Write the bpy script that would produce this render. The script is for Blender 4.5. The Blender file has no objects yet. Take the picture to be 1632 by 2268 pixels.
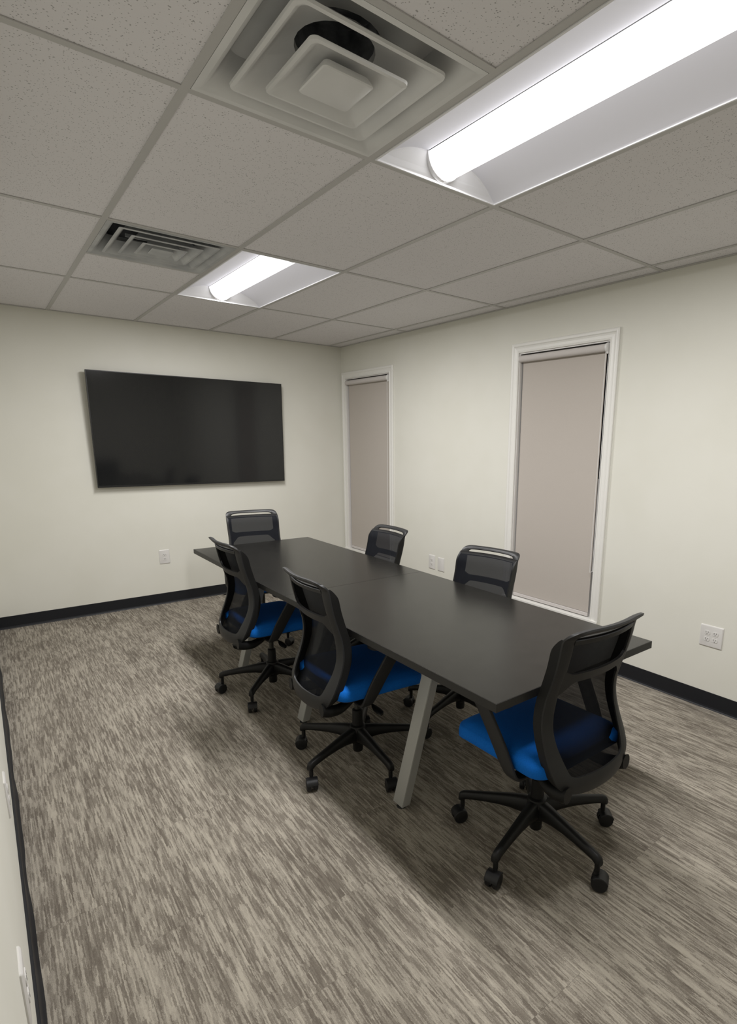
import bpy, bmesh, math, random
from mathutils import Vector, Matrix

random.seed(7)
PI = math.pi
D = bpy.data
SC = bpy.context.scene
COL = SC.collection

# ------------------------------------------------------------------ camera
# real-world frame: x to the right (windows wall), y towards the screen wall, z up, metres
R0 = (0.77467943, -0.6322527, 0.01132675)
R1 = (-0.12680788, -0.17287207, -0.97674716)
R2 = (0.61950911, 0.75522961, -0.21409507)
cam_data = D.cameras.new('camera')
cam = D.objects.new('camera', cam_data)
COL.objects.link(cam)
m = Matrix(((R0[0], -R1[0], -R2[0], 0.0),
            (R0[1], -R1[1], -R2[1], 0.0),
            (R0[2], -R1[2], -R2[2], 1.53016),
            (0, 0, 0, 1)))
cam.matrix_world = m
cam_data.sensor_fit = 'HORIZONTAL'
cam_data.sensor_width = 36.0
cam_data.lens = 1226.706 / 1632 * 36.0
cam_data.shift_x = (816 - 960.25) / 1632
cam_data.shift_y = (1243.41 - 1134) / 1632
cam_data.clip_start = 0.01
SC.camera = cam

# ------------------------------------------------------------------ world + exposure
w = D.worlds.new('night_sky')
SC.world = w
w.use_nodes = True
w.node_tree.nodes['Background'].inputs[0].default_value = (0.01, 0.013, 0.02, 1)
w.node_tree.nodes['Background'].inputs[1].default_value = 0.4
SC.view_settings.view_transform = 'Standard'
SC.view_settings.look = 'None'
SC.view_settings.exposure = 0.0
SC.view_settings.gamma = 1.0
SC.view_settings.use_curve_mapping = False
LAMP_STRENGTH = 2.3       # glow of the half-round lens
LAMP_WATTS = 48.0         # light each lamp throws down into the room
LAMP_COLOR = (1.0, 0.985, 0.98)

# ------------------------------------------------------------------ room numbers
XL, XR, YF, YB, H = -0.056, 3.1703, 5.464, -1.2, 2.4786
G = 0.6096
GX, GY = 1.19453, 1.83176            # a ceiling grid crossing
WT = 0.14                            # wall thickness

# ------------------------------------------------------------------ materials
def mat(name, color, rough=0.6, metallic=0.0, spec=0.5):
    m = D.materials.new(name); m.use_nodes = True
    b = m.node_tree.nodes['Principled BSDF']
    b.inputs['Base Color'].default_value = (*color, 1)
    b.inputs['Roughness'].default_value = rough
    b.inputs['Metallic'].default_value = metallic
    b.inputs['Specular IOR Level'].default_value = spec
    return m

def nodes(m):
    return m.node_tree.nodes, m.node_tree.links, m.node_tree.nodes['Principled BSDF']

def add_bump(m, scale, strength, dist=0.001, detail=2.0, stretch=(1, 1, 1)):
    n, l, b = nodes(m)
    g = n.new('ShaderNodeNewGeometry')
    mp = n.new('ShaderNodeMapping'); mp.inputs['Scale'].default_value = stretch
    t = n.new('ShaderNodeTexNoise'); t.inputs['Scale'].default_value = scale; t.inputs['Detail'].default_value = detail
    bp = n.new('ShaderNodeBump'); bp.inputs['Strength'].default_value = strength; bp.inputs['Distance'].default_value = dist
    l.new(g.outputs['Position'], mp.inputs['Vector']); l.new(mp.outputs[0], t.inputs['Vector'])
    l.new(t.outputs['Fac'], bp.inputs['Height']); l.new(bp.outputs[0], b.inputs['Normal'])
    return t

def vary(m, c1, c2, scale, detail=2.0, stretch=(1, 1, 1)):
    n, l, b = nodes(m)
    g = n.new('ShaderNodeNewGeometry')
    mp = n.new('ShaderNodeMapping'); mp.inputs['Scale'].default_value = stretch
    t = n.new('ShaderNodeTexNoise'); t.inputs['Scale'].default_value = scale; t.inputs['Detail'].default_value = detail
    r = n.new('ShaderNodeValToRGB')
    r.color_ramp.elements[0].position = 0.35; r.color_ramp.elements[0].color = (*c1, 1)
    r.color_ramp.elements[1].position = 0.65; r.color_ramp.elements[1].color = (*c2, 1)
    l.new(g.outputs['Position'], mp.inputs['Vector']); l.new(mp.outputs[0], t.inputs['Vector'])
    l.new(t.outputs['Fac'], r.inputs[0]); l.new(r.outputs[0], b.inputs['Base Color'])

M = {}
M['wall'] = mat('wall_paint', (0.74, 0.73, 0.66), 0.55, spec=0.3)
vary(M['wall'], (0.73, 0.72, 0.645), (0.75, 0.74, 0.67), 3.0)
add_bump(M['wall'], 260, 0.12, 0.0006)
M['trim'] = mat('white_trim_paint', (0.80, 0.79, 0.75), 0.35)
add_bump(M['trim'], 60, 0.04, 0.0005)
M['jamb'] = mat('jamb_paint', (0.74, 0.72, 0.70), 0.4)
add_bump(M['jamb'], 60, 0.04, 0.0005)
M['base'] = mat('black_vinyl_base', (0.010, 0.011, 0.014), 0.5, spec=0.35)
add_bump(M['base'], 35, 0.15, 0.0015)
M['tbar'] = mat('ceiling_grid_paint', (0.50, 0.49, 0.475), 0.45)
add_bump(M['tbar'], 100, 0.03, 0.0004)
M['plaster'] = mat('plenum_grey', (0.2, 0.2, 0.2), 0.9)
M['vent'] = mat('vent_white_enamel', (0.62, 0.62, 0.60), 0.42)
vary(M['vent'], (0.66, 0.66, 0.65), (0.71, 0.71, 0.70), 7.0)
M['vent_old'] = mat('vent_grey_enamel', (0.47, 0.48, 0.48), 0.45)
vary(M['vent_old'], (0.40, 0.41, 0.42), (0.52, 0.53, 0.53), 9.0, 4.0)
M['duct'] = mat('duct_dark_lining', (0.05, 0.053, 0.06), 0.8)
vary(M['duct'], (0.06, 0.063, 0.072), (0.22, 0.225, 0.24), 16.0, 5.0)
M['reflector'] = mat('lamp_reflector_white', (0.80, 0.80, 0.86), 0.75, spec=0.2)
add_bump(M['reflector'], 40, 0.02, 0.0004)
M['lamp_end'] = mat('lamp_end_plate_white', (0.82, 0.82, 0.84), 0.4)
M['table'] = mat('dark_grey_laminate', (0.013, 0.013, 0.012), 0.26, spec=0.42)
vary(M['table'], (0.0115, 0.011, 0.0095), (0.0145, 0.0138, 0.012), 14, 3.0)
add_bump(M['table'], 900, 0.10, 0.0003)
M['table_edge'] = mat('dark_grey_edge_band', (0.014, 0.0135, 0.0125), 0.45)
add_bump(M['table_edge'], 500, 0.05, 0.0003)
M['silver'] = mat('silver_powder_coat', (0.42, 0.42, 0.40), 0.42, 0.35)
add_bump(M['silver'], 1500, 0.08, 0.0002)
M['black_steel'] = mat('black_steel', (0.012, 0.012, 0.012), 0.5)
M['rubber'] = mat('black_rubber', (0.010, 0.010, 0.010), 0.7)
add_bump(M['rubber'], 300, 0.1, 0.0004)
M['plastic'] = mat('charcoal_chair_plastic', (0.019, 0.019, 0.0195), 0.46, spec=0.4)
add_bump(M['plastic'], 700, 0.12, 0.0003)
M['plastic_black'] = mat('black_chair_plastic', (0.006, 0.006, 0.006), 0.5, spec=0.35)
add_bump(M['plastic_black'], 700, 0.12, 0.0003)
M['caster'] = mat('caster_dark_nylon', (0.009, 0.009, 0.010), 0.45, spec=0.4)
M['gas'] = mat('gas_lift_dark_metal', (0.06, 0.06, 0.055), 0.35, 0.8)
M['seat'] = mat('blue_seat_fabric', (0.002, 0.125, 0.52), 0.9, spec=0.2)
vary(M['seat'], (0.002, 0.115, 0.48), (0.004, 0.14, 0.56), 320, 2.0)
add_bump(M['seat'], 900, 0.35, 0.0006)
M['screen'] = mat('television_glass', (0.011, 0.0115, 0.012), 0.10)
M['tv_body'] = mat('television_black_plastic', (0.010, 0.010, 0.010), 0.35)
M['blind'] = mat('taupe_blind_fabric', (0.50, 0.455, 0.41), 0.85, spec=0.2)
vary(M['blind'], (0.49, 0.447, 0.403), (0.505, 0.462, 0.418), 260.0)
add_bump(M['blind'], 900, 0.15, 0.0004, stretch=(1, 1, 1))
M['blind_tube'] = mat('pale_blind_fabric', (0.60, 0.565, 0.54), 0.8, spec=0.2)
M['white_plastic'] = mat('white_plastic', (0.78, 0.77, 0.75), 0.35)
M['plate'] = mat('white_wall_plate', (0.70, 0.685, 0.66), 0.3)
M['slot'] = mat('socket_slot_dark', (0.10, 0.095, 0.09), 0.6)
M['sash'] = mat('window_sash_white', (0.70, 0.69, 0.67), 0.4)

g = D.materials.new('night_window_glass'); g.use_nodes = True
b = g.node_tree.nodes['Principled BSDF']
b.inputs['Base Color'].default_value = (0.02, 0.022, 0.03, 1); b.inputs['Roughness'].default_value = 0.03
b.inputs['Transmission Weight'].default_value = 0.0
M['glass'] = g

# mesh fabric: woven, see-through
g = D.materials.new('black_mesh_fabric'); g.use_nodes = True
n, l = g.node_tree.nodes, g.node_tree.links
pb = n['Principled BSDF']; pb.inputs['Base Color'].default_value = (0.005, 0.006, 0.009, 1); pb.inputs['Roughness'].default_value = 0.8
pb.inputs['Specular IOR Level'].default_value = 0.2
tr = n.new('ShaderNodeBsdfTransparent'); mx = n.new('ShaderNodeMixShader')
tc = n.new('ShaderNodeTexCoord'); nz = n.new('ShaderNodeTexNoise'); nz.inputs['Scale'].default_value = 900
mr = n.new('ShaderNodeMapRange'); mr.inputs['To Min'].default_value = 0.89; mr.inputs['To Max'].default_value = 0.95
l.new(tc.outputs['Object'], nz.inputs['Vector']); l.new(nz.outputs['Fac'], mr.inputs['Value'])
l.new(mr.outputs[0], mx.inputs[0]); l.new(tr.outputs[0], mx.inputs[1]); l.new(pb.outputs[0], mx.inputs[2])
l.new(mx.outputs[0], n['Material Output'].inputs['Surface'])
M['mesh'] = g

# lamp diffuser: gives off the light of the room
g = D.materials.new('lit_lamp_diffuser'); g.use_nodes = True
b = g.node_tree.nodes['Principled BSDF']
b.inputs['Base Color'].default_value = (0.9, 0.9, 0.9, 1)
b.inputs['Emission Color'].default_value = (*LAMP_COLOR, 1)
b.inputs['Emission Strength'].default_value = LAMP_STRENGTH
M['diffuser'] = g

# ceiling tile: mineral fibre with pinholes
g = mat('mineral_ceiling_tile', (0.60, 0.585, 0.555), 0.9, spec=0.1)
n, l, b = nodes(g)
geo = n.new('ShaderNodeNewGeometry'); oi = n.new('ShaderNodeObjectInfo')
mulr = n.new('ShaderNodeMath'); mulr.operation = 'MULTIPLY'; mulr.inputs[1].default_value = 37.0
add = n.new('ShaderNodeVectorMath'); add.operation = 'ADD'
l.new(oi.outputs['Random'], mulr.inputs[0]); l.new(geo.outputs['Position'], add.inputs[0]); l.new(mulr.outputs[0], add.inputs[1])
v = n.new('ShaderNodeTexVoronoi'); v.inputs['Scale'].default_value = 125; v.feature = 'F1'
nn = n.new('ShaderNodeTexNoise'); nn.inputs['Scale'].default_value = 55; nn.inputs['Detail'].default_value = 3
l.new(add.outputs[0], v.inputs['Vector']); l.new(add.outputs[0], nn.inputs['Vector'])
sub = n.new('ShaderNodeMath'); sub.operation = 'SUBTRACT'
mn = n.new('ShaderNodeMath'); mn.operation = 'MULTIPLY'; mn.inputs[1].default_value = 0.62
l.new(nn.outputs['Fac'], mn.inputs[0])
l.new(v.outputs['Distance'], sub.inputs[0]); l.new(mn.outputs[0], sub.inputs[1])
rp = n.new('ShaderNodeValToRGB')
rp.color_ramp.elements[0].position = 0.0; rp.color_ramp.elements[0].color = (0.42, 0.41, 0.41, 1)
rp.color_ramp.elements[1].position = 0.05; rp.color_ramp.elements[1].color = (0.76, 0.74, 0.75, 1)
off = n.new('ShaderNodeMath'); off.operation = 'ADD'; off.inputs[1].default_value = 0.14
l.new(sub.outputs[0], off.inputs[0]); l.new(off.outputs[0], rp.inputs[0]); l.new(rp.outputs[0], b.inputs['Base Color'])
M['tile'] = g

# carpet: loop pile planks, broken streaks along y
g = mat('streaked_grey_carpet', (0.2, 0.18, 0.16), 0.95, spec=0.1)
n, l, b = nodes(g)
geo = n.new('ShaderNodeNewGeometry'); oi = n.new('ShaderNodeObjectInfo')
mulr = n.new('ShaderNodeMath'); mulr.operation = 'MULTIPLY'; mulr.inputs[1].default_value = 0.35
add = n.new('ShaderNodeVectorMath'); add.operation = 'ADD'
l.new(oi.outputs['Random'], mulr.inputs[0]); l.new(geo.outputs['Position'], add.inputs[0]); l.new(mulr.outputs[0], add.inputs[1])
def stretch_noise(sx, sy, detail, rough=0.5, src=None):
    mp = n.new('ShaderNodeMapping'); mp.inputs['Scale'].default_value = (sx, sy, 1.0)
    l.new((src or add).outputs[0], mp.inputs['Vector'])
    t = n.new('ShaderNodeTexNoise'); t.inputs['Scale'].default_value = 1.0
    t.inputs['Detail'].default_value = detail; t.inputs['Roughness'].default_value = rough
    l.new(mp.outputs[0], t.inputs['Vector'])
    return t
def math2(op, a, bb, va=None, vb=None):
    k = n.new('ShaderNodeMath'); k.operation = op
    if a is not None: l.new(a, k.inputs[0])
    else: k.inputs[0].default_value = va
    if bb is not None: l.new(bb, k.inputs[1])
    else: k.inputs[1].default_value = vb
    return k.outputs[0]
t3 = stretch_noise(7, 2.2, 4, 0.6, geo)      # patches where light dashes crowd
t4 = stretch_noise(420, 300, 2, 0.7)         # tufts
t5 = stretch_noise(260, 70, 2, 0.6)          # raggedness of the dash edges
sep = n.new('ShaderNodeSeparateXYZ'); l.new(add.outputs[0], sep.inputs[0])
jit = math2('MULTIPLY', math2('SUBTRACT', t5.outputs['Fac'], None, vb=0.5), None, vb=0.007)
xj = math2('ADD', sep.outputs['X'], jit)
yj = math2('ADD', sep.outputs['Y'], math2('MULTIPLY', jit, None, vb=9.0))
def dashes(wx, wy, seed):
    """broken dashes: columns wx wide, each cut at its own places into dashes about wy long"""
    colx = math2('FLOOR', math2('DIVIDE', xj, None, vb=wx), None, vb=0)
    w1 = n.new('ShaderNodeTexWhiteNoise'); w1.noise_dimensions = '1D'; l.new(math2('ADD', colx, None, vb=seed), w1.inputs['W'])
    rowy = math2('FLOOR', math2('ADD', math2('DIVIDE', yj, None, vb=wy), math2('MULTIPLY', w1.outputs['Value'], None, vb=20.0)), None, vb=0)
    cb = n.new('ShaderNodeCombineXYZ'); l.new(colx, cb.inputs[0]); l.new(rowy, cb.inputs[1]); cb.inputs[2].default_value = seed
    w2 = n.new('ShaderNodeTexWhiteNoise'); w2.noise_dimensions = '3D'; l.new(cb.outputs[0], w2.inputs['Vector'])
    return w2.outputs['Value']
d1 = dashes(0.0036, 0.050, 3.0)
d2 = dashes(0.0110, 0.085, 11.0)
d3 = dashes(0.0060, 0.140, 29.0)
ss = math2('ADD', math2('ADD', math2('MULTIPLY', d1, None, vb=0.26), math2('MULTIPLY', d2, None, vb=0.17)),
           math2('ADD', math2('MULTIPLY', t3.outputs['Fac'], None, vb=0.50), math2('MULTIPLY', t4.outputs['Fac'], None, vb=0.38)))
ss = math2('ADD', ss, math2('MULTIPLY', math2('GREATER_THAN', d3, None, vb=0.84), None, vb=0.13))
ss = math2('SUBTRACT', ss, math2('MULTIPLY', math2('LESS_THAN', d3, None, vb=0.12), None, vb=0.10))
rp = n.new('ShaderNodeValToRGB')
e = rp.color_ramp.elements
e[0].position = 0.44; e[0].color = (0.135, 0.116, 0.095, 1)
e[1].position = 0.90; e[1].color = (0.39, 0.355, 0.295, 1)
k = e.new(0.62); k.color = (0.205, 0.182, 0.150, 1)
k = e.new(0.70); k.color = (0.285, 0.258, 0.215, 1)
l.new(ss, rp.inputs[0]); l.new(rp.outputs[0], b.inputs['Base Color'])
bp = n.new('ShaderNodeBump'); bp.inputs['Strength'].default_value = 0.35; bp.inputs['Distance'].default_value = 0.0015
l.new(t4.outputs['Fac'], bp.inputs['Height']); l.new(bp.outputs[0], b.inputs['Normal'])
M['carpet'] = g

# ------------------------------------------------------------------ helpers
def link(name, bm_or_mesh, material=None, parent=None, smooth=None, loc=None):
    if isinstance(bm_or_mesh, bmesh.types.BMesh):
        me = D.meshes.new(name)
        bmesh.ops.recalc_face_normals(bm_or_mesh, faces=bm_or_mesh.faces)
        bm_or_mesh.to_mesh(me); bm_or_mesh.free()
    else:
        me = bm_or_mesh
    if material is not None and not me.materials:
        me.materials.append(M[material])
    if smooth is not None:
        for p in me.polygons: p.use_smooth = True
        if smooth < 180:
            me.set_sharp_from_angle(angle=math.radians(smooth))
    o = D.objects.new(name, me)
    COL.objects.link(o)
    if parent: o.parent = parent
    if loc: o.location = loc
    return o

def empty(name, loc=(0, 0, 0), rz=0.0, parent=None):
    o = D.objects.new(name, None); o.empty_display_size = 0.1
    COL.objects.link(o); o.location = loc; o.rotation_euler = (0, 0, rz)
    if parent: o.parent = parent
    return o

def tag(o, label, cat, group=None):
    o['label'] = label; o['category'] = cat
    if group: o['group'] = group
    return o

def struct(o):
    o['kind'] = 'structure'; return o

def bbox(bm, x0, x1, y0, y1, z0, z1, bevel=0.0, seg=2):
    r = bmesh.ops.create_cube(bm, size=1.0)
    vs = r['verts']
    for v in vs:
        v.co = Vector((x0 + (v.co.x + .5) * (x1 - x0), y0 + (v.co.y + .5) * (y1 - y0), z0 + (v.co.z + .5) * (z1 - z0)))
    if bevel > 0:
        es = list({e for v in vs for e in v.link_edges})
        bmesh.ops.bevel(bm, geom=es, offset=bevel, segments=seg, affect='EDGES', profile=0.5, clamp_overlap=True)

def box(*a, **k):
    bm = bmesh.new(); bbox(bm, *a, **k); return bm

def cyl(bm, c, r, z0, z1, n=24, r2=None, axis='z'):
    r2 = r if r2 is None else r2
    rings = []
    for rr, zz in ((r, z0), (r2, z1)):
        ring = []
        for i in range(n):
            a = 2 * PI * i / n
            p = (rr * math.cos(a), rr * math.sin(a), zz)
            if axis == 'y': p = (p[0], p[2], p[1])
            if axis == 'x': p = (p[2], p[0], p[1])
            ring.append(bm.verts.new((c[0] + p[0], c[1] + p[1], c[2] + p[2])))
        rings.append(ring)
    for i in range(n):
        bm.faces.new((rings[0][i], rings[0][(i + 1) % n], rings[1][(i + 1) % n], rings[1][i]))
    bm.faces.new(rings[0][::-1]); bm.faces.new(rings[1])

def lathe(bm, prof, n=28, c=(0, 0, 0), axis='z'):
    rings = []
    for (r, z) in prof:
        ring = []
        for i in range(n):
            a = 2 * PI * i / n
            p = (r * math.cos(a), r * math.sin(a), z)
            if axis == 'y': p = (p[0], p[2], p[1])
            if axis == 'x': p = (p[2], p[0], p[1])
            ring.append(bm.verts.new((c[0] + p[0], c[1] + p[1], c[2] + p[2])))
        rings.append(ring)
    for a, b2 in zip(rings, rings[1:]):
        for i in range(n):
            bm.faces.new((a[i], a[(i + 1) % n], b2[(i + 1) % n], b2[i]))
    bm.faces.new(rings[0][::-1]); bm.faces.new(rings[-1])

def loft(bm, rings, cap=True, closed=True):
    R = [[bm.verts.new(p) for p in r] for r in rings]
    for a, b2 in zip(R, R[1:]):
        k = len(a)
        for i in range(k if closed else k - 1):
            bm.faces.new((a[i], a[(i + 1) % k], b2[(i + 1) % k], b2[i]))
    if cap:
        bm.faces.new(R[0][::-1]); bm.faces.new(R[-1])
    return R

def extrude_profile(bm, prof, p0, p1, outw):
    """prof: (out, z) points closed; swept straight from p0 to p1, 'outw' the outward direction"""
    rings = []
    for p in (p0, p1):
        rings.append([(p[0] + outw[0] * o, p[1] + outw[1] * o, z) for (o, z) in prof])
    loft(bm, rings)

def smoothstep(a, b2, x):
    t = min(1, max(0, (x - a) / (b2 - a))); return t * t * (3 - 2 * t)

def interp(x, xs, ys):
    if x <= xs[0]: return ys[0]
    for i in range(len(xs) - 1):
        if x <= xs[i + 1]:
            t = (x - xs[i]) / (xs[i + 1] - xs[i]); return ys[i] + t * (ys[i + 1] - ys[i])
    return ys[-1]

def crom(pts, per):
    """Catmull-Rom through pts (open)"""
    out = []
    P = [pts[0]] + list(pts) + [pts[-1]]
    for i in range(1, len(P) - 2):
        for k in range(per):
            t = k / per
            out.append(tuple(0.5 * (2 * P[i][d] + (P[i + 1][d] - P[i - 1][d]) * t +
                       (2 * P[i - 1][d] - 5 * P[i][d] + 4 * P[i + 1][d] - P[i + 2][d]) * t * t +
                       (-P[i - 1][d] + 3 * P[i][d] - 3 * P[i + 1][d] + P[i + 2][d]) * t ** 3) for d in range(len(P[0]))))
    out.append(tuple(pts[-1]))
    return out

# ------------------------------------------------------------------ windows (openings in the right wall)
WINS = [  # y0, y1 of the opening, z0, z1
    (2.145, 2.905, 0.325, 2.152),
    (4.557, 5.372, 0.325, 2.152),
]
CAS = 0.066

# walls
def wall_right():
    bm = bmesh.new()
    x0, x1 = XR, XR + WT
    ys = [YB - WT, WINS[0][0], WINS[0][1], WINS[1][0], WINS[1][1], YF + WT]
    for i in range(0, 5, 2):
        bbox(bm, x0, x1, ys[i], ys[i + 1], 0, H + .05)
    for (a, b2, z0, z1) in WINS:
        bbox(bm, x0, x1, a, b2, 0, z0); bbox(bm, x0, x1, a, b2, z1, H + .05)
    return bm
struct(link('wall_right', wall_right(), 'wall'))
struct(link('wall_far', box(XL - WT, XR, YF, YF + WT, 0, H + .05), 'wall'))
struct(link('wall_left', box(XL - WT, XL, YB, YF, 0, H + .05), 'wall'))
struct(link('wall_back', box(XL - WT, XR, YB - WT, YB, 0, H + .05), 'wall'))

# floor with carpet planks
floor = struct(link('floor', box(XL - WT, XR + WT, YB - WT, YF + WT, -0.12, -0.006), 'plaster'))
PW, PL = 0.25, 1.0
seam_x0 = XL - 0.0
i = 0
x = seam_x0
offs = [0.90, 0.15, 0.62, 0.37, 0.05, 0.71, 0.48]
while x < XR - 1e-4:
    xe = min(x + PW, XR)
    y = YB - offs[i % 7]
    while y < YF - 1e-4:
        ya, yb = max(y, YB), min(y + PL, YF)
        if yb - ya > 0.02:
            gx = 0.00015
            o = link('carpet_tile', box(x + gx, xe - gx, ya + gx, yb - gx, -0.006, 0.0), 'carpet', floor)
        y += PL
    x += PW; i += 1

# baseboards: vinyl cove profile
COVE = [(0.0, 0.0), (0.011, 0.0), (0.0105, 0.002), (0.006, 0.008), (0.0035, 0.018), (0.003, 0.099), (0.002, 0.102), (0.0, 0.102)]
bm = bmesh.new(); extrude_profile(bm, COVE, (XL, YF, 0), (XR, YF, 0), (0, -1)); struct(link('baseboard_far', bm, 'base'))
bm = bmesh.new(); extrude_profile(bm, COVE, (XR, YB, 0), (XR, YF - 0.011, 0), (-1, 0)); struct(link('baseboard_right', bm, 'base'))
bm = bmesh.new(); extrude_profile(bm, COVE, (XL, YB, 0), (XR, YB, 0), (0, 1)); struct(link('baseboard_back', bm, 'base'))
# the left one has come loose and waves
def base_left():
    bm = bmesh.new(); rings = []
    N = 90
    for k in range(N + 1):
        y = YB + 0.012 + (YF - 0.024 - YB) * k / N
        wv = 0.0022 * math.sin(y * 7.5 + 0.6) + 0.0016 * math.sin(y * 16.0 + 1.0)
        rings.append([(XL, y, 0), (XL + 0.0175 + wv, y, 0), (XL + 0.0165 + wv, y, 0.003), (XL + 0.011 + wv, y, 0.010), (XL + 0.0085 + wv * .6, y, 0.022),
                      (XL + 0.0078, y, 0.100), (XL + 0.006, y, 0.102), (XL, y, 0.102)])
    loft(bm, rings); return bm
struct(link('baseboard_left', base_left(), 'base', smooth=40))

# ------------------------------------------------------------------ ceiling: grid bars + tiles
ceil = struct(link('ceiling', box(XL - WT, XR + WT, YB - WT, YF + WT, H + 0.20, H + 0.26), 'plaster'))
xs = [GX + k * G for k in range(-1, 4)]            # L1..L5
ys = [GY + k * G for k in range(-5, 6)]
cells_taken = []
TB = 0.012
def tbar(x0, x1, y0, y1):
    bm = bmesh.new()
    bbox(bm, x0, x1, y0, y1, H - 0.0015, H + 0.0015)
    return link('grid_bar', bm, 'tbar', ceil)
for x in xs:
    tbar(x - TB, x + TB, YB + .018, YF - .018)
# cross bars and tiles, column by column.  column k lies between edges[k], edges[k+1]
edges = [XL] + xs + [XR]
def column(k, breaks, skips=()):
    xa, xb = edges[k], edges[k + 1]
    xa2 = xa + (TB if k > 0 else 0.018); xb2 = xb - (TB if k < len(edges) - 2 else 0.018)
    for bk in breaks[1:-1]:
        tbar(xa2, xb2, bk - TB, bk + TB)
    for a, b2 in zip(breaks, breaks[1:]):
        if any(abs(a - s) < 0.01 for s in skips): continue
        a2 = a + 0.004; b3 = b2 - 0.004
        o = link('ceiling_tile', box(xa + 0.004, xb - 0.004, a2, b3, H + 0.0022, H + 0.018), 'tile', ceil)
y = lambda j: GY + j * G
four = [YB, y(-4), y(-2), y(0), y(2), y(4), YF]
column(0, four)
column(1, [YB, y(-4), y(-2), y(-1), y(0), y(2), y(3), y(4), YF], skips=(y(-1), y(2)))
column(2, [YB, y(-4), y(-2), y(0), y(2), y(4), YF], skips=(y(-2), y(2)))
column(3, four)
column(4, four)
column(5, four)
# wall angle all round
ANG = [(0.0, H - 0.002), (0.022, H - 0.002), (0.022, H + 0.001), (0.0015, H + 0.001), (0.0015, H + 0.02), (0, H + 0.02)]
for k, (p0, p1, o) in enumerate((((XL, YF), (XR, YF), (0, -1)), ((XR, YB), (XR, YF - .022), (-1, 0)), ((XL, YB), (XL, YF - .022), (1, 0)), ((XL + .022, YB), (XR - .022, YB), (0, 1)))):
    bm = bmesh.new(); extrude_profile(bm, ANG, p0, p1, o)
    struct(link('trim_%d' % (k + 1), bm, 'tbar'))

# ------------------------------------------------------------------ ceiling lights
def light(cx, cy, label):
    t = empty('ceiling_light', (cx, cy, H))
    tag(t, label, 'ceiling light', 'recessed linear ceiling lights')
    hx, hy = G / 2 - 0.013, G - 0.013
    # frame lip
    bm = bmesh.new()
    for (a, b2, c, d) in ((-hx, -hx + .006, -hy, hy), (hx - .006, hx, -hy, hy), (-hx + .006, hx - .006, -hy, -hy + .006), (-hx + .006, hx - .006, hy - .006, hy)):
        bbox(bm, a, b2, c, d, -0.004, 0.004)
    link('frame', bm, 'lamp_end', t)
    # side reflectors, curved troughs
    for s in (-1, 1):
        bm = bmesh.new()
        prof = []
        N = 14
        for k in range(N + 1):
            u = k / N
            xx = (hx - .006) + (0.078 - (hx - .006)) * u
            zz = 0.080 * math.sin(u * PI / 2) ** 0.8
            prof.append((xx * s, zz))
        rings = [[(p[0], yy, p[1]) for p in prof] + [(p[0], yy, p[1] + 0.002) for p in reversed(prof)] for yy in (-hy + .006, hy - .006)]
        loft(bm, rings)
        link('reflector', bm, 'reflector', t, smooth=40)
    # end plates
    for s in (-1, 1):
        bm = bmesh.new()
        yy = s * (hy - .006)
        pts = [(-hx + .006, 0.0)]
        for k in range(1, 15):
            u = k / 14; pts.append((-(hx - .006) + ((hx - .006) - .078) * u, 0.080 * math.sin(u * PI / 2) ** 0.8))
        pts += [(-p[0], p[1]) for p in reversed(pts)]
        loft(bm, [[(p[0], yy - s * 0.02 * smoothstep(0, .08, p[1]), p[1]) for p in pts], [(p[0], yy, p[1]) for p in pts]])
        link('end_plate', bm, 'lamp_end', t)
    # diffuser: half round lens
    bm = bmesh.new()
    N = 20; rx, rz = 0.076, 0.074
    rings = []
    for yy in (-hy + .030, hy - .030):
        rings.append([(rx * math.cos(a), yy, 0.078 - rz * math.sin(a)) for a in [PI * k / N for k in range(N + 1)]])
    loft(bm, rings)
    link('diffuser', bm, 'diffuser', t, smooth=50)
    for s in (-1, 1):
        bm = bmesh.new()
        y0, y1 = sorted((s * (hy - .030), s * (hy - .008)))
        rings = []
        for yy in (y0, y1):
            rings.append([(0.080 * math.cos(a), yy, 0.079 - 0.0785 * math.sin(a)) for a in [PI * k / N for k in range(N + 1)]])
        loft(bm, rings)
        link('end_cap', bm, 'lamp_end', t, smooth=50)
    ld = D.lights.new('linear_lamp', 'AREA'); ld.shape = 'RECTANGLE'; ld.size = 0.13; ld.size_y = 2 * hy - 0.08
    ld.energy = LAMP_WATTS; ld.color = LAMP_COLOR
    lo = D.objects.new('linear_lamp', ld); COL.objects.link(lo); lo.parent = t; lo.location = (0, 0, 0.0035)
    return t
light(GX + G / 2, GY - G, 'lit linear ceiling light nearest the camera, beside the white vent')
light(GX + G / 2, GY + 3 * G, 'lit linear ceiling light beside the grey louvred vent, near the television wall')

# ------------------------------------------------------------------ vents
def rsq(h, r, n=5):
    """rounded square outline, half size h, corner radius r"""
    pts = []
    for q in range(4):
        a0 = q * PI / 2
        cxq = (h - r) * (1 if q in (0, 3) else -1); cyq = (h - r) * (1 if q in (0, 1) else -1)
        for k in range(n + 1):
            a = a0 + (PI / 2) * k / n
            pts.append((cxq + r * math.cos(a), cyq + r * math.sin(a)))
    out = []
    for i, p in enumerate(pts):          # extra points along the straight sides
        out.append(p)
        if i % (n + 1) == n:
            q = pts[(i + 1) % len(pts)]
            for k in range(1, 6): out.append((p[0] + (q[0] - p[0]) * k / 6, p[1] + (q[1] - p[1]) * k / 6))
    return out

def circ_like(pts, r):
    out = []
    for p in pts:
        a = math.atan2(p[1], p[0]); out.append((r * math.cos(a), r * math.sin(a)))
    return out

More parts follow.
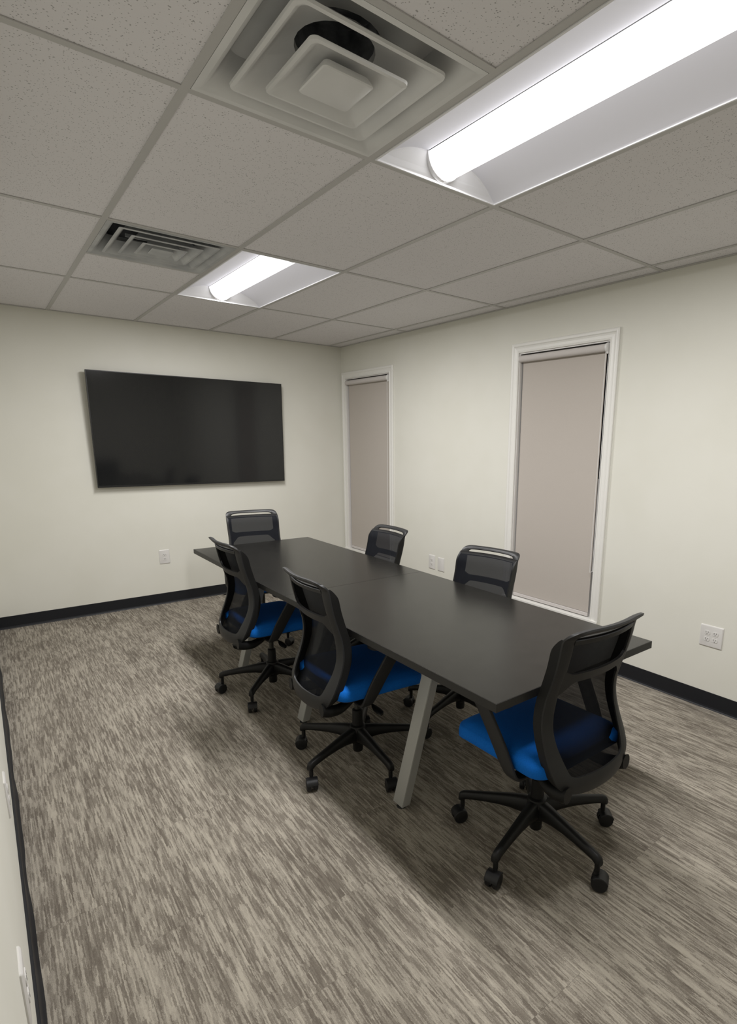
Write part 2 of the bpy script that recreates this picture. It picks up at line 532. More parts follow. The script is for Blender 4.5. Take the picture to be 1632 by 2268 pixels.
def shell(bm, outl, th=0.0015):
    """outl: list of (points, z); an open skin given thickness upward"""
    rings = [[(p[0], p[1], z) for p in pts] for pts, z in outl]
    rings += [[(p[0], p[1], z + th) for p in pts] for pts, z in reversed(outl)]
    R = [[bm.verts.new(p) for p in r] for r in rings]
    R.append(R[0])
    for a, b2 in zip(R, R[1:]):
        k = len(a)
        for i in range(k): bm.faces.new((a[i], a[(i + 1) % k], b2[(i + 1) % k], b2[i]))

def vent(cx, cy, label, old):
    mt = 'vent_old' if old else 'vent'
    t = empty('ceiling_vent', (cx, cy, H)); tag(t, label, 'vent', 'square ceiling air vents')
    h = G / 2 - 0.013
    bm = bmesh.new()
    shell(bm, [(rsq(h, .002), -0.002), (rsq(h - .018, .006), -0.002), (rsq(h - .034, .012), 0.010), (rsq(h - .062, .03), 0.050), (rsq(h - .075, .04), 0.085)] + ([] if old else [(circ_like(rsq(h - .075, .04), .128), 0.0865)]))
    link('pan', bm, mt, t, smooth=35)
    if not old:
        bm = bmesh.new()
        base = rsq(.217, .022)
        shell(bm, [(base, 0.000), (rsq(.216, .022), -0.006), (rsq(.206, .020), -0.007), (rsq(.196, .022), 0.000), (rsq(.176, .03), 0.024), (rsq(.15, .05), 0.050), (circ_like(base, .108), 0.070), (circ_like(base, .106), 0.085)])
        link('cone', bm, mt, t, smooth=35)
        bm = bmesh.new()
        shell(bm, [(rsq(.144, .018), -0.014), (rsq(.143, .018), -0.020), (rsq(.134, .016), -0.021), (rsq(.124, .016), -0.014), (rsq(.104, .02), 0.004), (rsq(.085, .02), 0.018), (rsq(.02, .012), 0.022)])
        link('cone', bm, mt, t, smooth=35)
        bm = bmesh.new()
        loft(bm, [[(p[0], p[1], z) for p in rsq(hh, .012)] for hh, z in ((.066, 0.0), (.075, -0.016), (.076, -0.021), (.073, -0.0235))])
        link('face_plate', bm, mt, t, smooth=35)
        bm = bmesh.new(); cyl(bm, (0, 0, 0), .012, 0.0, 0.021)
        link('centre_stem', bm, mt, t)
    else:
        for hh, z in ((.232, -0.001), (.168, -0.006), (.106, -0.011)):
            bm = bmesh.new()
            shell(bm, [(rsq(hh, .008), z), (rsq(hh - .012, .006), z - .002), (rsq(hh - .022, .008), z + .006), (rsq(hh - .062, .01), z + .055)])
            link('cone', bm, mt, t, smooth=35)
        bm = bmesh.new()
        loft(bm, [[(p[0], p[1], z) for p in rsq(hh, .006)] for hh, z in ((.02, 0.026), (.046, 0.0), (.052, -0.013), (.050, -0.0155))])
        link('face_plate', bm, mt, t, smooth=35)
        bm = bmesh.new()
        bbox(bm, -.16, .16, -.004, .004, 0.030, 0.045); bbox(bm, -.004, .004, -.16, .16, 0.030, 0.045)
        link('spreader', bm, mt, t)
    # duct box above
    bm = bmesh.new()
    r_in = [(p[0], p[1]) for p in rsq(h - .072, .04)]
    if old:
        loft(bm, [[(p[0], p[1], 0.086) for p in r_in], [(p[0], p[1], 0.16) for p in r_in]], cap=False)
        R = [bm.verts.new((p[0], p[1], 0.161)) for p in r_in]; bm.faces.new(R)
    else:
        loft(bm, [[(p[0], p[1], 0.086) for p in r_in], [(p[0], p[1], 0.092) for p in r_in]], cap=False)
        c = circ_like(r_in, .122)
        loft(bm, [[(p[0], p[1], 0.092) for p in r_in], [(p[0], p[1], 0.0925) for p in c], [(p[0], p[1], 0.188) for p in c]], cap=False)
        R = [bm.verts.new((p[0], p[1], 0.189)) for p in c]; bm.faces.new(R)
    link('duct_collar', bm, 'duct', t, smooth=40)
    return t
vent(GX - G / 2, GY - G / 2, 'large white square air vent beside the nearest ceiling light', False)
vent(GX - G / 2, GY + 2.5 * G, 'grey square air vent of nested louvres by the far ceiling light', True)

# ------------------------------------------------------------------ windows
def window(n, y0, y1, z0, z1):
    t = struct(empty('window_%d' % n, (XR, (y0 + y1) / 2, z0)))
    ox, oy, oz = XR, (y0 + y1) / 2, z0
    hy = (y1 - y0) / 2; hz = z1 - z0
    # moulded casing with mitred corners: profile across the width (w from the inner edge), d = projection into the room
    prof = [(0.0, 0.0), (0.0, 0.011), (0.004, 0.013), (0.010, 0.012), (0.014, 0.009), (0.030, 0.010), (0.040, 0.013), (0.046, 0.018), (0.056, 0.019), (0.062, 0.018), (CAS, 0.015), (CAS, 0.0)]
    def ring(pt):
        w_, d_ = pt
        lim_y1 = min(hy + w_, YF - 0.002 - oy)
        return [(-d_, -hy - w_, -0.0), (-d_, -hy - w_, hz + w_), (-d_, lim_y1, hz + w_), (-d_, lim_y1, -0.0)]
    bm = bmesh.new()
    R = [[bm.verts.new(p) for p in ring(pt)] for pt in prof]
    R.append(R[0])
    for a, b2 in zip(R, R[1:]):
        for i in range(3): bm.faces.new((a[i], a[i + 1], b2[i + 1], b2[i]))
    bm.faces.new([r[0] for r in R[:-1]]); bm.faces.new([r[3] for r in R[:-1]])
    link('casing', bm, 'trim', t)
    ye = min(hy + CAS, YF - 0.002 - oy)
    link('sill', box(-0.024, 0.060, -hy - CAS + .0, ye, -0.018, 0.003, bevel=.002), 'trim', t)
    link('apron', box(-0.014, 0.0, -hy - CAS + .012, ye - .012, -0.075, -0.018, bevel=.003), 'trim', t)
    # jambs
    bm = bmesh.new()
    bbox(bm, 0.0, WT, -hy - .001, -hy + .008, 0.0, hz); bbox(bm, 0.0, WT, hy - .008, hy + .001, 0.0, hz); bbox(bm, 0.0, WT, -hy + .008, hy - .008, hz - .008, hz + .001)
    bbox(bm, 0.06, WT, -hy + .008, hy - .008, 0.0, 0.02)
    link('jamb', bm, 'jamb', t)
    # sashes: upper one set back, lower one nearer the room
    mid = hz * 0.515
    for nm, x0, za, zb in (('sash', 0.100, mid - .02, hz - .008), ('sash', 0.068, 0.02, mid + .02)):
        bm = bmesh.new(); s = 0.038 if x0 > .09 else 0.085; x1 = x0 + .028
        a, b2 = -hy + .008, hy - .008
        bbox(bm, x0, x1, a, a + s, za, zb); bbox(bm, x0, x1, b2 - s, b2, za, zb)
        bbox(bm, x0, x1, a + s, b2 - s, za, za + s); bbox(bm, x0, x1, a + s, b2 - s, zb - s, zb)
        so = link(nm, bm, 'sash' if x0 < .09 else 'black_steel', t)
        link('pane', box(x0 + .011, x0 + .016, a + s - .004, b2 - s + .004, za + s - .004, zb - s + .004), 'glass', so)
    return t
for i, wv in enumerate(WINS): window(i + 1, *wv)

def blind(y0, y1, z0, z1, label):
    oy = (y0 + y1) / 2; hy = (y1 - y0) / 2 - 0.010
    t = empty('roller_blind', (XR, oy, z1)); tag(t, label, 'blind', 'closed roller blinds in the two windows')
    hz = z1 - z0
    # rolled fabric tube
    bm = bmesh.new(); cyl(bm, (0.000, 0, -0.042), 0.0240, -hy + .022, hy - .004, 32, axis='y')
    link('roller', bm, 'blind_tube', t, smooth=40)
    # brackets
    bm = bmesh.new()
    lathe(bm, [(0.0, -hy - .001), (0.024, -hy - .001), (0.0285, -hy + .002), (0.0285, -hy + .012), (0.026, -hy + .018)], 28, (-0.002, 0, -0.042), 'y')
    bbox(bm, -0.012, 0.014, -hy + .000, -hy + .014, -0.080, -0.056, bevel=.003)
    link('chain_drive', bm, 'white_plastic', t, smooth=40)
    bm = bmesh.new()
    lathe(bm, [(0.0, hy - .004), (0.022, hy - .004), (0.022, hy + .001), (0.0, hy + .001)], 24, (0.000, 0, -0.042), 'y')
    link('idle_bracket', bm, 'white_plastic', t, smooth=40)
    # hanging cloth, slightly bowed
    ca, cb = -hy + .030, hy - .008
    bm = bmesh.new(); rings = []
    NZ = 24
    for k in range(NZ + 1):
        zz = -0.042 + (-(hz - 0.042) + 0.036) * k / NZ
        row = []
        for q in range(9):
            yy = ca + (cb - ca) * q / 8
            row.append((0.0235 + 0.0012 * math.sin(zz * 3 + q * .5), yy, zz))
        rings.append(row)
    ring2 = [row + [(p[0] + .0007, p[1], p[2]) for p in reversed(row)] for row in rings]
    loft(bm, ring2)
    link('cloth', bm, 'blind', t, smooth=60)
    link('bottom_bar', box(0.0175, 0.0295, ca, cb, -hz + .008, -hz + .034, bevel=.004), 'blind_tube', t)
    # beaded chain loop
    bm = bmesh.new()
    zb = -(z1 - 0.66)
    pts = []
    for s, yy in ((1, -hy + .008), (-1, -hy + .008)):
        pass
    for xx in (-0.016, 0.014):
        cyl(bm, (xx, -hy + .012, 0), .0020, zb, -0.05, 8)
    cyl(bm, (0, -hy + .012, zb), .0020, -0.016, 0.014, 8, axis='x')
    link('chain', bm, 'white_plastic', t, smooth=60)
    return t
blind(*WINS[0], 'closed taupe roller blind in the nearer window, beside the two wall plates')
blind(*WINS[1], 'closed taupe roller blind in the window next to the room corner')

# ------------------------------------------------------------------ television
def television():
    x0, x1, z0, z1, yf = 0.778, 2.443, 1.106, 2.055, YF - 0.072
    cx = (x0 + x1) / 2
    t = empty('television', (cx, YF, z0)); tag(t, 'large black flat television mounted on the far wall, switched off', 'television')
    tilt = math.radians(1.5)
    hw, hh = (x1 - x0) / 2, z1 - z0
    yo = yf - YF
    link('body', box(-hw, hw, yo + .002, yo + .030, 0, hh, bevel=.002), 'tv_body', t)
    link('back_housing', box(-hw * .75, hw * .75, yo + .030, yo + .052, hh * .08, hh * .62, bevel=.006), 'tv_body', t)
    bm = bmesh.new()
    f = .006
    bbox(bm, -hw, hw, yo - .001, yo + .002, 0, .016); bbox(bm, -hw, hw, yo - .001, yo + .002, hh - f, hh)
    bbox(bm, -hw, -hw + f, yo - .001, yo + .002, .016, hh - f); bbox(bm, hw - f, hw, yo - .001, yo + .002, .016, hh - f)
    link('bezel', bm, 'tv_body', t)
    link('screen', box(-hw + f, hw - f, yo, yo + .002, .016, hh - f), 'screen', t)
    bm = bmesh.new()
    bbox(bm, -.32, .32, -.010, -0.0005, hh * .35, hh * .40); bbox(bm, -.32, .32, -.010, -0.0005, hh * .52, hh * .57)
    bbox(bm, -.22, -.19, -.021, -.010, hh * .25, hh * .62); bbox(bm, .19, .22, -.021, -.010, hh * .25, hh * .62)
    link('wall_mount', bm, 'black_steel', t)
    for ch in t.children:
        if ch.name != 'wall_mount':
            ch.matrix_local = Matrix.Translation((0, 0.014, 0)) @ Matrix.Rotation(tilt, 4, 'X')
television()

# ------------------------------------------------------------------ outlets.  built facing -y at the origin, then turned
def plate_bm(w_, h_, d=0.0065):
    bm = bmesh.new()
    def rr(hw, hh, r=.004, n=3):
        pts = []
        for q in range(4):
            cxq = (hw - r) * (1 if q in (0, 3) else -1); czq = (hh - r) * (1 if q in (0, 1) else -1)
            for k in range(n + 1):
                a = q * PI / 2 + PI / 2 * k / n
                pts.append((cxq + r * math.cos(a), czq + r * math.sin(a)))
        return pts
    loft(bm, [[(p[0], yy, p[1]) for p in rr(w_ / 2 - i, h_ / 2 - i)] for i, yy in ((0, 0), (0, -d * .45), (.0025, -d * .85), (.006, -d))])
    return bm

def socket(parent, x, z, d=0.0065):
    bm = bmesh.new()
    N = 20; pts = []
    for k in range(N):
        a = 2 * PI * k / N
        pts.append((x + 0.0172 * math.cos(a), z + max(-.0125, min(.0125, 0.0172 * math.sin(a)))))
    loft(bm, [[(p[0], -d + .001, p[1]) for p in pts], [(p[0], -d - .0014, p[1]) for p in pts], [(x + (p[0] - x) * .94, -d - .002, z + (p[1] - z) * .94) for p in pts]])
    s = link('socket', bm, 'plate', parent)
    bm = bmesh.new()
    bbox(bm, x - .0075, x - .0050, -d - .0024, -d - .0016, z - .0010, z + .0080)
    bbox(bm, x + .0050, x + .0075, -d - .0024, -d - .0016, z + .0000, z + .0075)
    cyl(bm, (x, 0, z - .0065), .0026, -d - .0024, -d - .0016, 12, axis='y')
    link('slots', bm, 'slot', s)

def outlet(loc, rz, cols, rows, label, w_, h_, name='power_outlet', cat='outlet', blank=False):
    t = empty(name, loc, rz); tag(t, label, cat)
    p = link('plate', plate_bm(w_, h_), 'plate', t, smooth=30)
    for c in range(cols):
        x = (c - (cols - 1) / 2) * 0.046
        for r_ in range(rows):
            socket(t, x, (r_ - (rows - 1) / 2) * 0.039)
        if not blank and cols:
            bm = bmesh.new(); cyl(bm, (x, 0, 0), .003, -.0078, -.0060, 12, axis='y'); link('screw', bm, 'plate', t)
    if blank:
        for z in (-.03, .03):
            bm = bmesh.new(); cyl(bm, (0, 0, z), .003, -.0078, -.0060, 12, axis='y'); link('screw', bm, 'plate', t)
    return t
RZR = -PI / 2   # faces -x (on the right wall)
outlet((1.2545, YF, .4455), 0, 1, 2, 'white duplex outlet on the far wall below the television', .090, .130)
outlet((XR, 3.886, .427), RZR, 1, 2, 'white duplex outlet on the window wall, left of the blank plate', .088, .130)
outlet((XR, 3.756, .424), RZR, 0, 0, 'blank white wall plate right of the outlet between the windows', .086, .125, 'blank_wall_plate', 'wall plate', True)
outlet((XR, 1.327, .4395), RZR, 2, 2, 'white four-socket outlet on the right wall near the end of the table', .130, .128)
outlet((XL, 1.155, .500), PI / 2, 1, 2, 'white outlet seen edge-on low on the left wall, nearest the camera', .080, .125)
outlet((XL, 2.02, .435), PI / 2, 1, 2, 'white outlet seen edge-on on the left wall, farther from the camera', .080, .125)

# ------------------------------------------------------------------ table
def table():
    x0, x1, y0, y1 = 1.150, 2.055, 1.090, 4.148
    cx, cy = (x0 + x1) / 2, (y0 + y1) / 2
    t = empty('conference_table', (cx, cy, 0)); tag(t, 'long dark grey conference table on silver angled legs', 'table')
    hx, hy = (x1 - x0) / 2, (y1 - y0) / 2
    ZT, ZB = 0.737, 0.707
    for a, b2 in ((-hy, -0.0006), (0.0006, hy)):
        o = link('tabletop', box(-hx + .001, hx - .001, a + .0012 if a < 0 else a, b2 - .0012 if b2 > 0.01 else b2, ZB, ZT, bevel=.0008, seg=1), 'table', t)
        bm = bmesh.new()
        bbox(bm, -hx, -hx + .0015, a, b2, ZB, ZT - .0008); bbox(bm, hx - .0015, hx, a, b2, ZB, ZT - .0008)
        ye = -hy if a < 0 else hy - .0012
        bbox(bm, -hx + .0015, hx - .0015, ye, ye + .0012, ZB, ZT - .0008)
        link('edge_band', bm, 'table_edge', o)
    for ly in (1.695 - cy, 2.615 - cy, 3.515 - cy):
        for s in (-1, 1):
            bm = bmesh.new()
            xb, xt = 0.3745 * s, 0.190 * s      # centre line at floor / under the top
            w2, d2 = 0.021, 0.034
            zb, zt = 0.016, 0.672
            rings = []
            for z, xx in ((zb, xb), (zt, xt)):
                rings.append([(xx - w2, ly - d2, z), (xx + w2, ly - d2, z), (xx + w2, ly + d2, z), (xx - w2, ly + d2, z)])
            loft(bm, rings)
            bmesh.ops.bevel(bm, geom=[e for e in bm.edges], offset=.002, segments=2, affect='EDGES')
            lg = link('leg', bm, 'silver', t)
            bm = bmesh.new(); lathe(bm, [(.006, .018), (.006, .008), (.019, .006), (.021, .003), (.020, 0.0)][::-1], 20, (xb, ly, 0))
            link('foot_glide', bm, 'rubber', lg)
        link('cross_beam', box(-.30, .30, ly - .034, ly + .034, 0.668, 0.707, bevel=.002), 'silver', t)
    for s in (-1, 1):
        bm = bmesh.new()
        bbox(bm, s * .10 - .02, s * .10 + .02, -1.28, 1.28, 0.670, 0.700)
        link('support_rail', bm, 'black_steel', t)
table()

# ------------------------------------------------------------------ office chair (faces +y locally, origin under the column)
ZP = [.36, .40, .45, .50, .56, .61, .66, .71, .77, .83, .88, .92, .95, .97, .99]
FP = [-.232, -.236, -.234, -.216, -.190, -.174, -.168, -.172, -.189, -.207, -.218, -.224, -.232, -.240, -.250]
def back_f(u, z, off=0.0):
    # smooth the edge profile a little
    f = (interp(z - .012, ZP, FP) + interp(z + .012, ZP, FP) + 2 * interp(z, ZP, FP)) / 4
    sag = 0.044 * (1 - min(1.0, (abs(u) / .215)) ** 2)
    flare = -0.024 * smoothstep(.925, .975, z) * (0.4 + 0.6 * smoothstep(.10, .21, abs(u)))
    return f - sag + flare + off
def mesh_off(z):
    return 0.038 * smoothstep(.965, .88, z) if z > .88 else 0.038 * smoothstep(.385, .47, z)
def bp_(u, z, off=0.0):
    return (u, back_f(u, z, off), z)

OUT = [(0, .968), (.09, .968), (.150, .967), (.179, .962), (.193, .948), (.197, .925), (.197, .88), (.195, .82), (.194, .76), (.198, .69), (.205, .62), (.209, .55), (.208, .485), (.196, .440), (.172, .410), (.14, .395), (.08, .385), (0, .383)]
INN = [(0, .948), (.08, .948), (.124, .947), (.145, .944), (.155, .935), (.158, .915), (.159, .88), (.159, .83), (.159, .77), (.161, .69), (.168, .62), (.168, .57), (.161, .52), (.151, .482), (.143, .463), (.128, .452), (.10, .448), (0, .446)]
def closed(half, per=4):
    h = crom(half, per)
    return h + [(-p[0], p[1]) for p in reversed(h[1:-1])]
def ringsheet(outer, inner, off_fn, th, sub=4):
    bm = bmesh.new()
    n_ = len(outer)
    R = []
    for side, dth in ((0, 0.0), (1, th)):
        for k in (range(sub + 1) if side == 0 else range(sub, -1, -1)):
            t_ = k / sub
            edge = 1 - abs(2 * t_ - 1) ** 6
            row = []
            for a, c in zip(outer, inner):
                u = a[0] + (c[0] - a[0]) * t_; z = a[1] + (c[1] - a[1]) * t_
                tz = th + .012 * smoothstep(.930, .955, z)
                o = off_fn(z) - .5 * (tz - th) + (tz if side else 0.0)
                if edge < .5: o = off_fn(z) - .5 * (tz - th) + (tz * .75 if side else tz * .25)
                row.append(bm.verts.new(bp_(u, z, o)))
            R.append(row)
    R.append(R[0])
    for a, b2 in zip(R, R[1:]):
        for i in range(n_): bm.faces.new((a[i], a[(i + 1) % n_], b2[(i + 1) % n_], b2[i]))
    return bm
def band(bm, top_fn, bot_fn, u0, u1, off, th, N=24, sub=3):
    """crossbar between two curves z = fn(u)"""
    R = []
    for side in (0, 1):
        for k in (range(sub + 1) if side == 0 else range(sub, -1, -1)):
            row = []
            for i in range(N + 1):
                u = u0 + (u1 - u0) * i / N
                z = bot_fn(u) + (top_fn(u) - bot_fn(u)) * k / sub
                row.append(bm.verts.new(bp_(u, z, off + (th if side else 0))))
            R.append(row)
    R.append(R[0])
    for a, b2 in zip(R, R[1:]):
        for i in range(N): bm.faces.new((a[i], a[i + 1], b2[i + 1], b2[i]))
    bm.faces.new([r[0] for r in R[:-1]]); bm.faces.new([r[-1] for r in R[:-1]][::-1])

def build_chair():
    t = empty('office_chair')
    O, I = closed(OUT), closed(INN)
    # rear frame ring + slot bar + crossbar
    bm = ringsheet(O, I, lambda z: 0.0, 0.013)
    band(bm, lambda u: .9285, lambda u: .913, -.158, .158, 0.001, .011)
    dip = lambda u: smoothstep(.10, .19, abs(u))
    band(bm, lambda u: .803 + .018 * smoothstep(.130, .17, abs(u)), lambda u: .772 - .045 * smoothstep(.108, .170, abs(u)), -.168, .168, 0.001, .011)
    link('back_frame', bm, 'plastic', t, smooth=42)
    # front carrier the mesh is stretched on
    O2 = [(p[0] * 1.0, min(p[1], .935)) for p in O]
    I2 = [(p[0] * .945, .395 + (p[1] - .395) * .985 + (.006 if p[1] < .5 else -.004)) for p in O2]
    def lo(z): return 0.010
    bm = bmesh.new()
    n_ = len(O)
    rows = []
    for (src, off) in ((O2, lambda z: 0.010), (O2, lambda z: 0.006 + mesh_off(z)), (I2, lambda z: 0.010 + mesh_off(z)), (I2, lambda z: 0.010)):
        rows.append([bm.verts.new(bp_(p[0], p[1], off(p[1]))) for p in src])
    rows.append(rows[0])
    for a, b2 in zip(rows, rows[1:]):
        for i in range(n_): bm.faces.new((a[i], a[(i + 1) % n_], b2[(i + 1) % n_], b2[i]))
    link('mesh_rim', bm, 'plastic_black', t, smooth=50)
    # mesh cloth
    bm = bmesh.new()
    half = [(p[0] * .965, p[1]) for p in crom(OUT, 4)]
    NZ, NU = 44, 16
    zt, zb = .926, .392
    def width(z):
        best = 0
        for a, b2 in zip(half, half[1:]):
            lo_, hi_ = sorted((a[1], b2[1]))
            if lo_ - 1e-6 <= z <= hi_ + 1e-6 and hi_ > lo_:
                tt = (z - a[1]) / (b2[1] - a[1]); best = max(best, a[0] + tt * (b2[0] - a[0]))
        return best or .1
    R = []
    for k in range(NZ + 1):
        z = zb + (zt - zb) * k / NZ; ww = width(z)
        R.append([bm.verts.new(bp_(-ww + 2 * ww * i / NU, z, 0.009 + mesh_off(z))) for i in range(NU + 1)])
    for a, b2 in zip(R, R[1:]):
        for i in range(NU): bm.faces.new((a[i], a[i + 1], b2[i + 1], b2[i]))
    link('backrest_mesh', bm, 'mesh', t, smooth=180)
    # brackets joining back and seat
    for s in (-1, 1):
        bm = bmesh.new()
        pts = crom([(.165, -.262, .402), (.158, -.225, .385), (.148, -.17, .376), (.130, -.115, .386), (.100, -.06, .402)], 5)
        rings = []
        for i, p in enumerate(pts):
            q = i / (len(pts) - 1)
            hh = .030 - .012 * q; ww = .021
            rings.append([(s * (p[0] + ww * math.cos(a)), p[1], p[2] + hh * math.sin(a)) for a in [2 * PI * k / 12 for k in range(12)]])
        loft(bm, rings)
        link('back_bracket', bm, 'plastic_black', t, smooth=50)
    # seat cushion
    def srr(hw, y0, y1, rf, rb, n_=6):
        pts = []
        for q, (sx, yy, r) in enumerate(((1, y1, rf), (-1, y1, rf), (-1, y0, rb), (1, y0, rb))):
            cxq = (hw - r) * sx; cyq = yy - r if yy == y1 else yy + r
            for k in range(n_ + 1):
                a = q * PI / 2 + PI / 2 * k / n_
                pts.append((cxq + r * math.cos(a), cyq + r * math.sin(a)))
        return pts
    Y0, Y1, HW = -.205, .245, .238
    lv = [(.030, .436), (.006, .438), (.000, .444), (.000, .462), (.003, .478), (.009, .4815), (.011, .483), (.022, .493), (.045, .499), (.09, .502), (.15, .503), (.20, .503)]
    bm = bmesh.new(); rings = []
    for ins, z in lv:
        r_ = max(.01, .075 - ins * .4); rb = max(.01, .06 - ins * .4)
        pts = srr(HW - ins, Y0 + ins, Y1 - ins, min(r_, HW - ins - .001, (Y1 - Y0) / 2 - ins - .001), min(rb, HW - ins - .001, (Y1 - Y0) / 2 - ins - .001))
        ring = []
        for p in pts:
            wf = smoothstep(.10, .25, p[1]); dz = -.020 * wf
            dish = .006 * (abs(p[0]) / HW) ** 2 * (1 if z > .47 else 0)
            ring.append((p[0], p[1], z + dz + dish))
        rings.append(ring)
    loft(bm, rings)
    link('seat', bm, 'seat', t, smooth=60)
    bm = bmesh.new()
    pa = srr(.19, -.17, .18, .06, .05); pc = srr(.222, -.19, .215, .07, .055)
    loft(bm, [[(p[0], p[1], .424 - .016 * smoothstep(.1, .25, p[1])) for p in pa], [(p[0], p[1], .430 - .018 * smoothstep(.1, .25, p[1])) for p in pc], [(p[0], p[1], .4375 - .020 * smoothstep(.1, .25, p[1])) for p in pc]])
    link('seat_pan', bm, 'plastic_black', t, smooth=40)
    # tilt mechanism
    bm = bmesh.new()
    loft(bm, [[(p[0], p[1] - .01, z) for p in srr(hw, a, c, .02, .02, 3)] for hw, a, c, z in ((.05, -.07, .08, .362), (.075, -.10, .11, .378), (.085, -.12, .12, .426))])
    link('tilt_mechanism', bm, 'black_steel', t, smooth=40)
    # arms
    for s in (-1, 1):
        cl = [(.09, -.075, .398), (.15, -.078, .396), (.205, -.082, .398), (.238, -.084, .410), (.250, -.072, .440), (.256, -.040, .500), (.262, -.005, .560), (.268, .028, .615), (.271, .052, .650), (.270, .066, .668)]
        cl = crom(cl, 4)
        bm = bmesh.new(); rings = []
        for i, p in enumerate(cl):
            a_ = Vector(cl[max(0, i - 1)]); b_ = Vector(cl[min(len(cl) - 1, i + 1)])
            tg = (b_ - a_).normalized()
            wd = Vector((0, 1, 0)) - tg * tg.y; wd.normalize()
            nr = tg.cross(wd)
            hw_ = .026 + .006 * smoothstep(.40, .50, p[2]); ht = .0085
            ring = []
            for k in range(12):
                a = 2 * PI * k / 12
                cs, sn = math.cos(a), math.sin(a)
                q = Vector(p) + wd * (hw_ * (abs(cs) ** .5) * (1 if cs >= 0 else -1)) + nr * (ht * (abs(sn) ** .6) * (1 if sn >= 0 else -1))
                ring.append((s * q.x, q.y, q.z))
            rings.append(ring)
        loft(bm, rings)
        ar = link('armrest', bm, 'plastic', t, smooth=50)
        bm = bmesh.new()
        def pad(hw_, hl, n_=5): return srr(hw_, .035 - hl, .035 + hl, .034, .034, n_)
        loft(bm, [[(p[0] + s * .262, p[1], z) for p in pad(a, c)] for a, c, z in ((.034, .108, .666), (.040, .115, .670), (.041, .116, .680), (.036, .110, .687))])
        link('arm_pad', bm, 'plastic_black', ar, smooth=50)
    # levers under the seat (chair's right side)
    bm = bmesh.new()
    cyl(bm, (0, -.035, .380), .0045, .07, .235, 8, axis='x')
    loft(bm, [[(x_, -.035 + w_ * math.cos(a), .380 - dz + .005 * math.sin(a)) for a in [2 * PI * k / 10 for k in range(10)]] for x_, w_, dz in ((.205, .006, 0), (.220, .013, .002), (.245, .019, .006), (.270, .018, .010), (.285, .008, .013))])
    link('lever', bm, 'plastic_black', t, smooth=50)
    # column
    bm = bmesh.new(); cyl(bm, (0, 0, 0), .0140, .23, .372, 20); link('gas_lift', bm, 'gas', t, smooth=40)
    bm = bmesh.new(); lathe(bm, [(.022, .048), (.024, .052), (.025, .10), (.0255, .20), (.024, .262), (.019, .266)], 28); link('column_sleeve', bm, 'plastic_black', t, smooth=40)
    # base
    bm = bmesh.new(); lathe(bm, [(.030, .092), (.040, .100), (.045, .125), (.043, .160), (.036, .182), (.028, .186)], 30); link('hub', bm, 'plastic_black', t, smooth=40)
    leg_me = None; wheel_me = None
    for k in range(5):
        bm = None
        if leg_me is None:
            bm = bmesh.new()
            st = [(.025, .030, .178, .104), (.06, .027, .176, .112), (.10, .0235, .170, .118), (.15, .0205, .161, .119), (.20, .0185, .152, .116), (.25, .017, .143, .111), (.285, .016, .137, .105), (.298, .0155, .134, .097), (.310, .0145, .128, .094), (.315, .011, .121, .096)]
            rings = []
            for r_, hw_, zt_, zb_ in st:
                zm = (zt_ + zb_) / 2; hz_ = (zt_ - zb_) / 2
                ring = []
                for q in range(12):
                    a = 2 * PI * q / 12
                    cs, sn = math.cos(a), math.sin(a)
                    wfac = 1.0 if sn < 0.1 else 0.80
                    ring.append((r_, hw_ * wfac * math.copysign(abs(cs) ** .55, cs), zm + hz_ * math.copysign(abs(sn) ** .55, sn)))
                rings.append(ring)
            loft(bm, rings)
            cyl(bm, (.300, 0, 0), .0095, .066, .104, 14)
            o = link('base_leg', bm, 'plastic_black', t, smooth=48); leg_me = o.data
        else:
            o = link('base_leg', leg_me, None, t)
        o['spoke'] = k
    caster0 = None
    for k in range(5):
        if caster0 is None:
            bm = bmesh.new()
            cyl(bm, (0, 0, 0), .0085, .040, .068, 14)
            # hood: half disc block between and over the wheels
            N = 14; rings = []
            for yy in (-.0035, .0035):
                rings.append([(.012 + .030 * math.cos(a), yy, .0290 + .030 * math.sin(a)) for a in [PI * q / N for q in range(N + 1)]])
            loft(bm, rings)
            rings = []
            for yy, rr in ((-.026, .0290), (-.024, .0312), (.024, .0312), (.026, .0290)):
                rings.append([(.012 + rr * math.cos(a), yy, .0290 + rr * math.sin(a)) for a in [PI * .08 + PI * .70 * q / N for q in range(N + 1)]]
                             + [(.012 + (rr - .0015) * math.cos(a), yy, .0290 + (rr - .0015) * math.sin(a)) for a in [PI * .78 - PI * .70 * q / N for q in range(N + 1)]])
            loft(bm, rings)
            caster0 = link('caster', bm, 'caster', t, smooth=45)
            for s in (-1, 1):
                bm = bmesh.new()
                prof = [(.006, s * .0245), (.020, s * .0252), (.0265, s * .0235), (.0288, s * .0195), (.0290, s * .0100), (.0275, s * .0060), (.010, s * .0050)]
                if s > 0: prof = prof[::-1]
                lathe(bm, prof, 26, (.012, 0, .0290), 'y')
                wo = link('wheel', bm, 'caster', caster0, smooth=40)
            cst = caster0
        else:
            cst = caster0.copy(); COL.objects.link(cst); cst.parent = t
            for ch in list(caster0.children):
                c2 = ch.copy(); COL.objects.link(c2); c2.parent = cst
        cst['spoke'] = k
    return t

def copy_tree(o, parent=None):
    c = o.copy(); COL.objects.link(c); c.parent = parent
    for ch in list(o.children): copy_tree(ch, c)
    return c

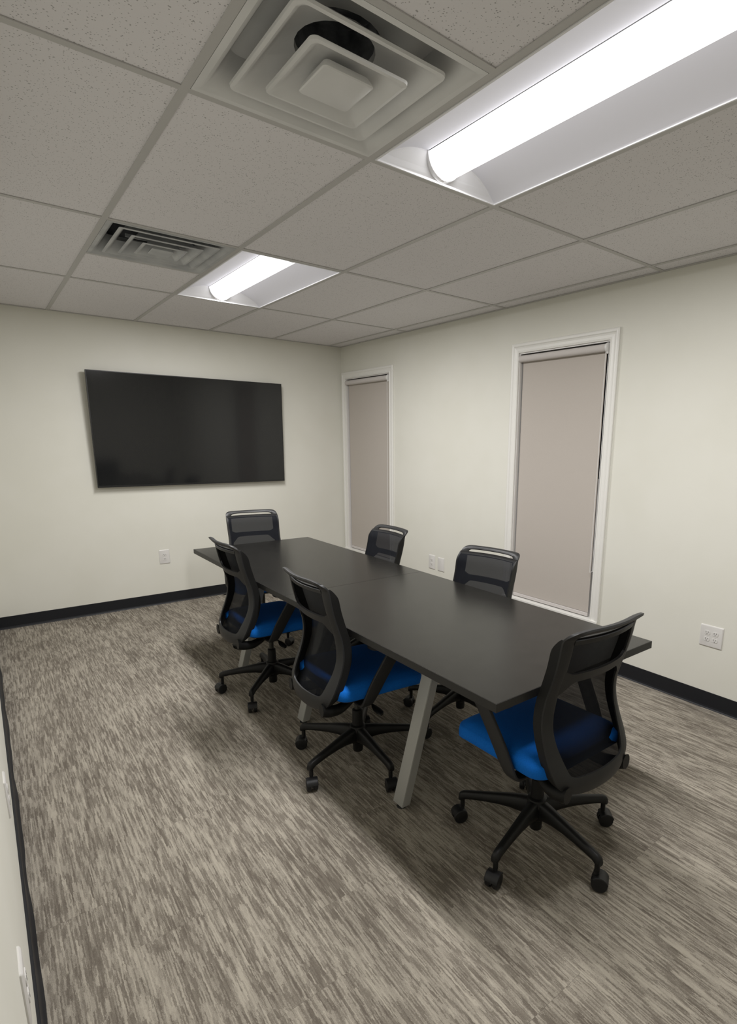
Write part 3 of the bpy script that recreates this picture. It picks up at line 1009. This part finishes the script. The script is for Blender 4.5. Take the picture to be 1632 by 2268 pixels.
def set_base(t, ang, swivels):
    """turn the five-star base: ang = world angle of the first spoke, degrees"""
    rz = t.rotation_euler.z
    for ch in t.children:
        if 'spoke' in ch:
            a = math.radians(ang + 72 * ch['spoke']) - rz
            if ch.name.startswith('base_leg'):
                ch.rotation_euler = (0, 0, a)
            else:
                ch.location = (.300 * math.cos(a), .300 * math.sin(a), 0)
                ch.rotation_euler = (0, 0, math.radians(swivels[ch['spoke']]) - rz)

CHAIRS = [  # x, y, facing (deg), first spoke, swivel directions (deg, where the wheel trails), how far the seat is lowered, label
    (1.528, 1.212, 89, 121, (160, 200, -60, -40, 30), 0.0, 'nearest office chair at the near end of the table, its back to the camera'),
    (1.275, 2.120, -2.5, 123, (150, 250, 250, 250, 80), 0.0, 'office chair on the left side of the table, the nearer of the two'),
    (1.272, 3.115, 0, 152, (190, 250, -60, 20, 80), 0.0, 'office chair on the left side of the table, the farther of the two'),
    (1.612, 4.055, -99, -79, (-60, 20, 60, 120, 200), 0.0, 'office chair at the far end of the table, facing the camera'),
    (1.962, 2.140, 189.5, 121, (120, 180, -60, 0, 60), 0.038, 'office chair on the window side in front of the nearer blind'),
    (1.965, 3.180, 179, 124, (150, 220, -60, 0, 60), 0.040, 'office chair on the window side, its top against the blind by the corner'),
]
proto = build_chair()
for i, (x, yy, fa, ba, sw, low, lab) in enumerate(CHAIRS):
    o = proto if i == 0 else copy_tree(proto)
    tag(o, lab, 'chair', 'black mesh-back office chairs with blue seats around the table')
    o.location = (x, yy, 0)
    o.rotation_euler = (0, 0, math.radians(fa - 90))
    set_base(o, ba, sw)
    for ch in o.children:
        if not ch.name.startswith(('base_leg', 'caster', 'hub', 'column_sleeve')):
            ch.location.z -= low
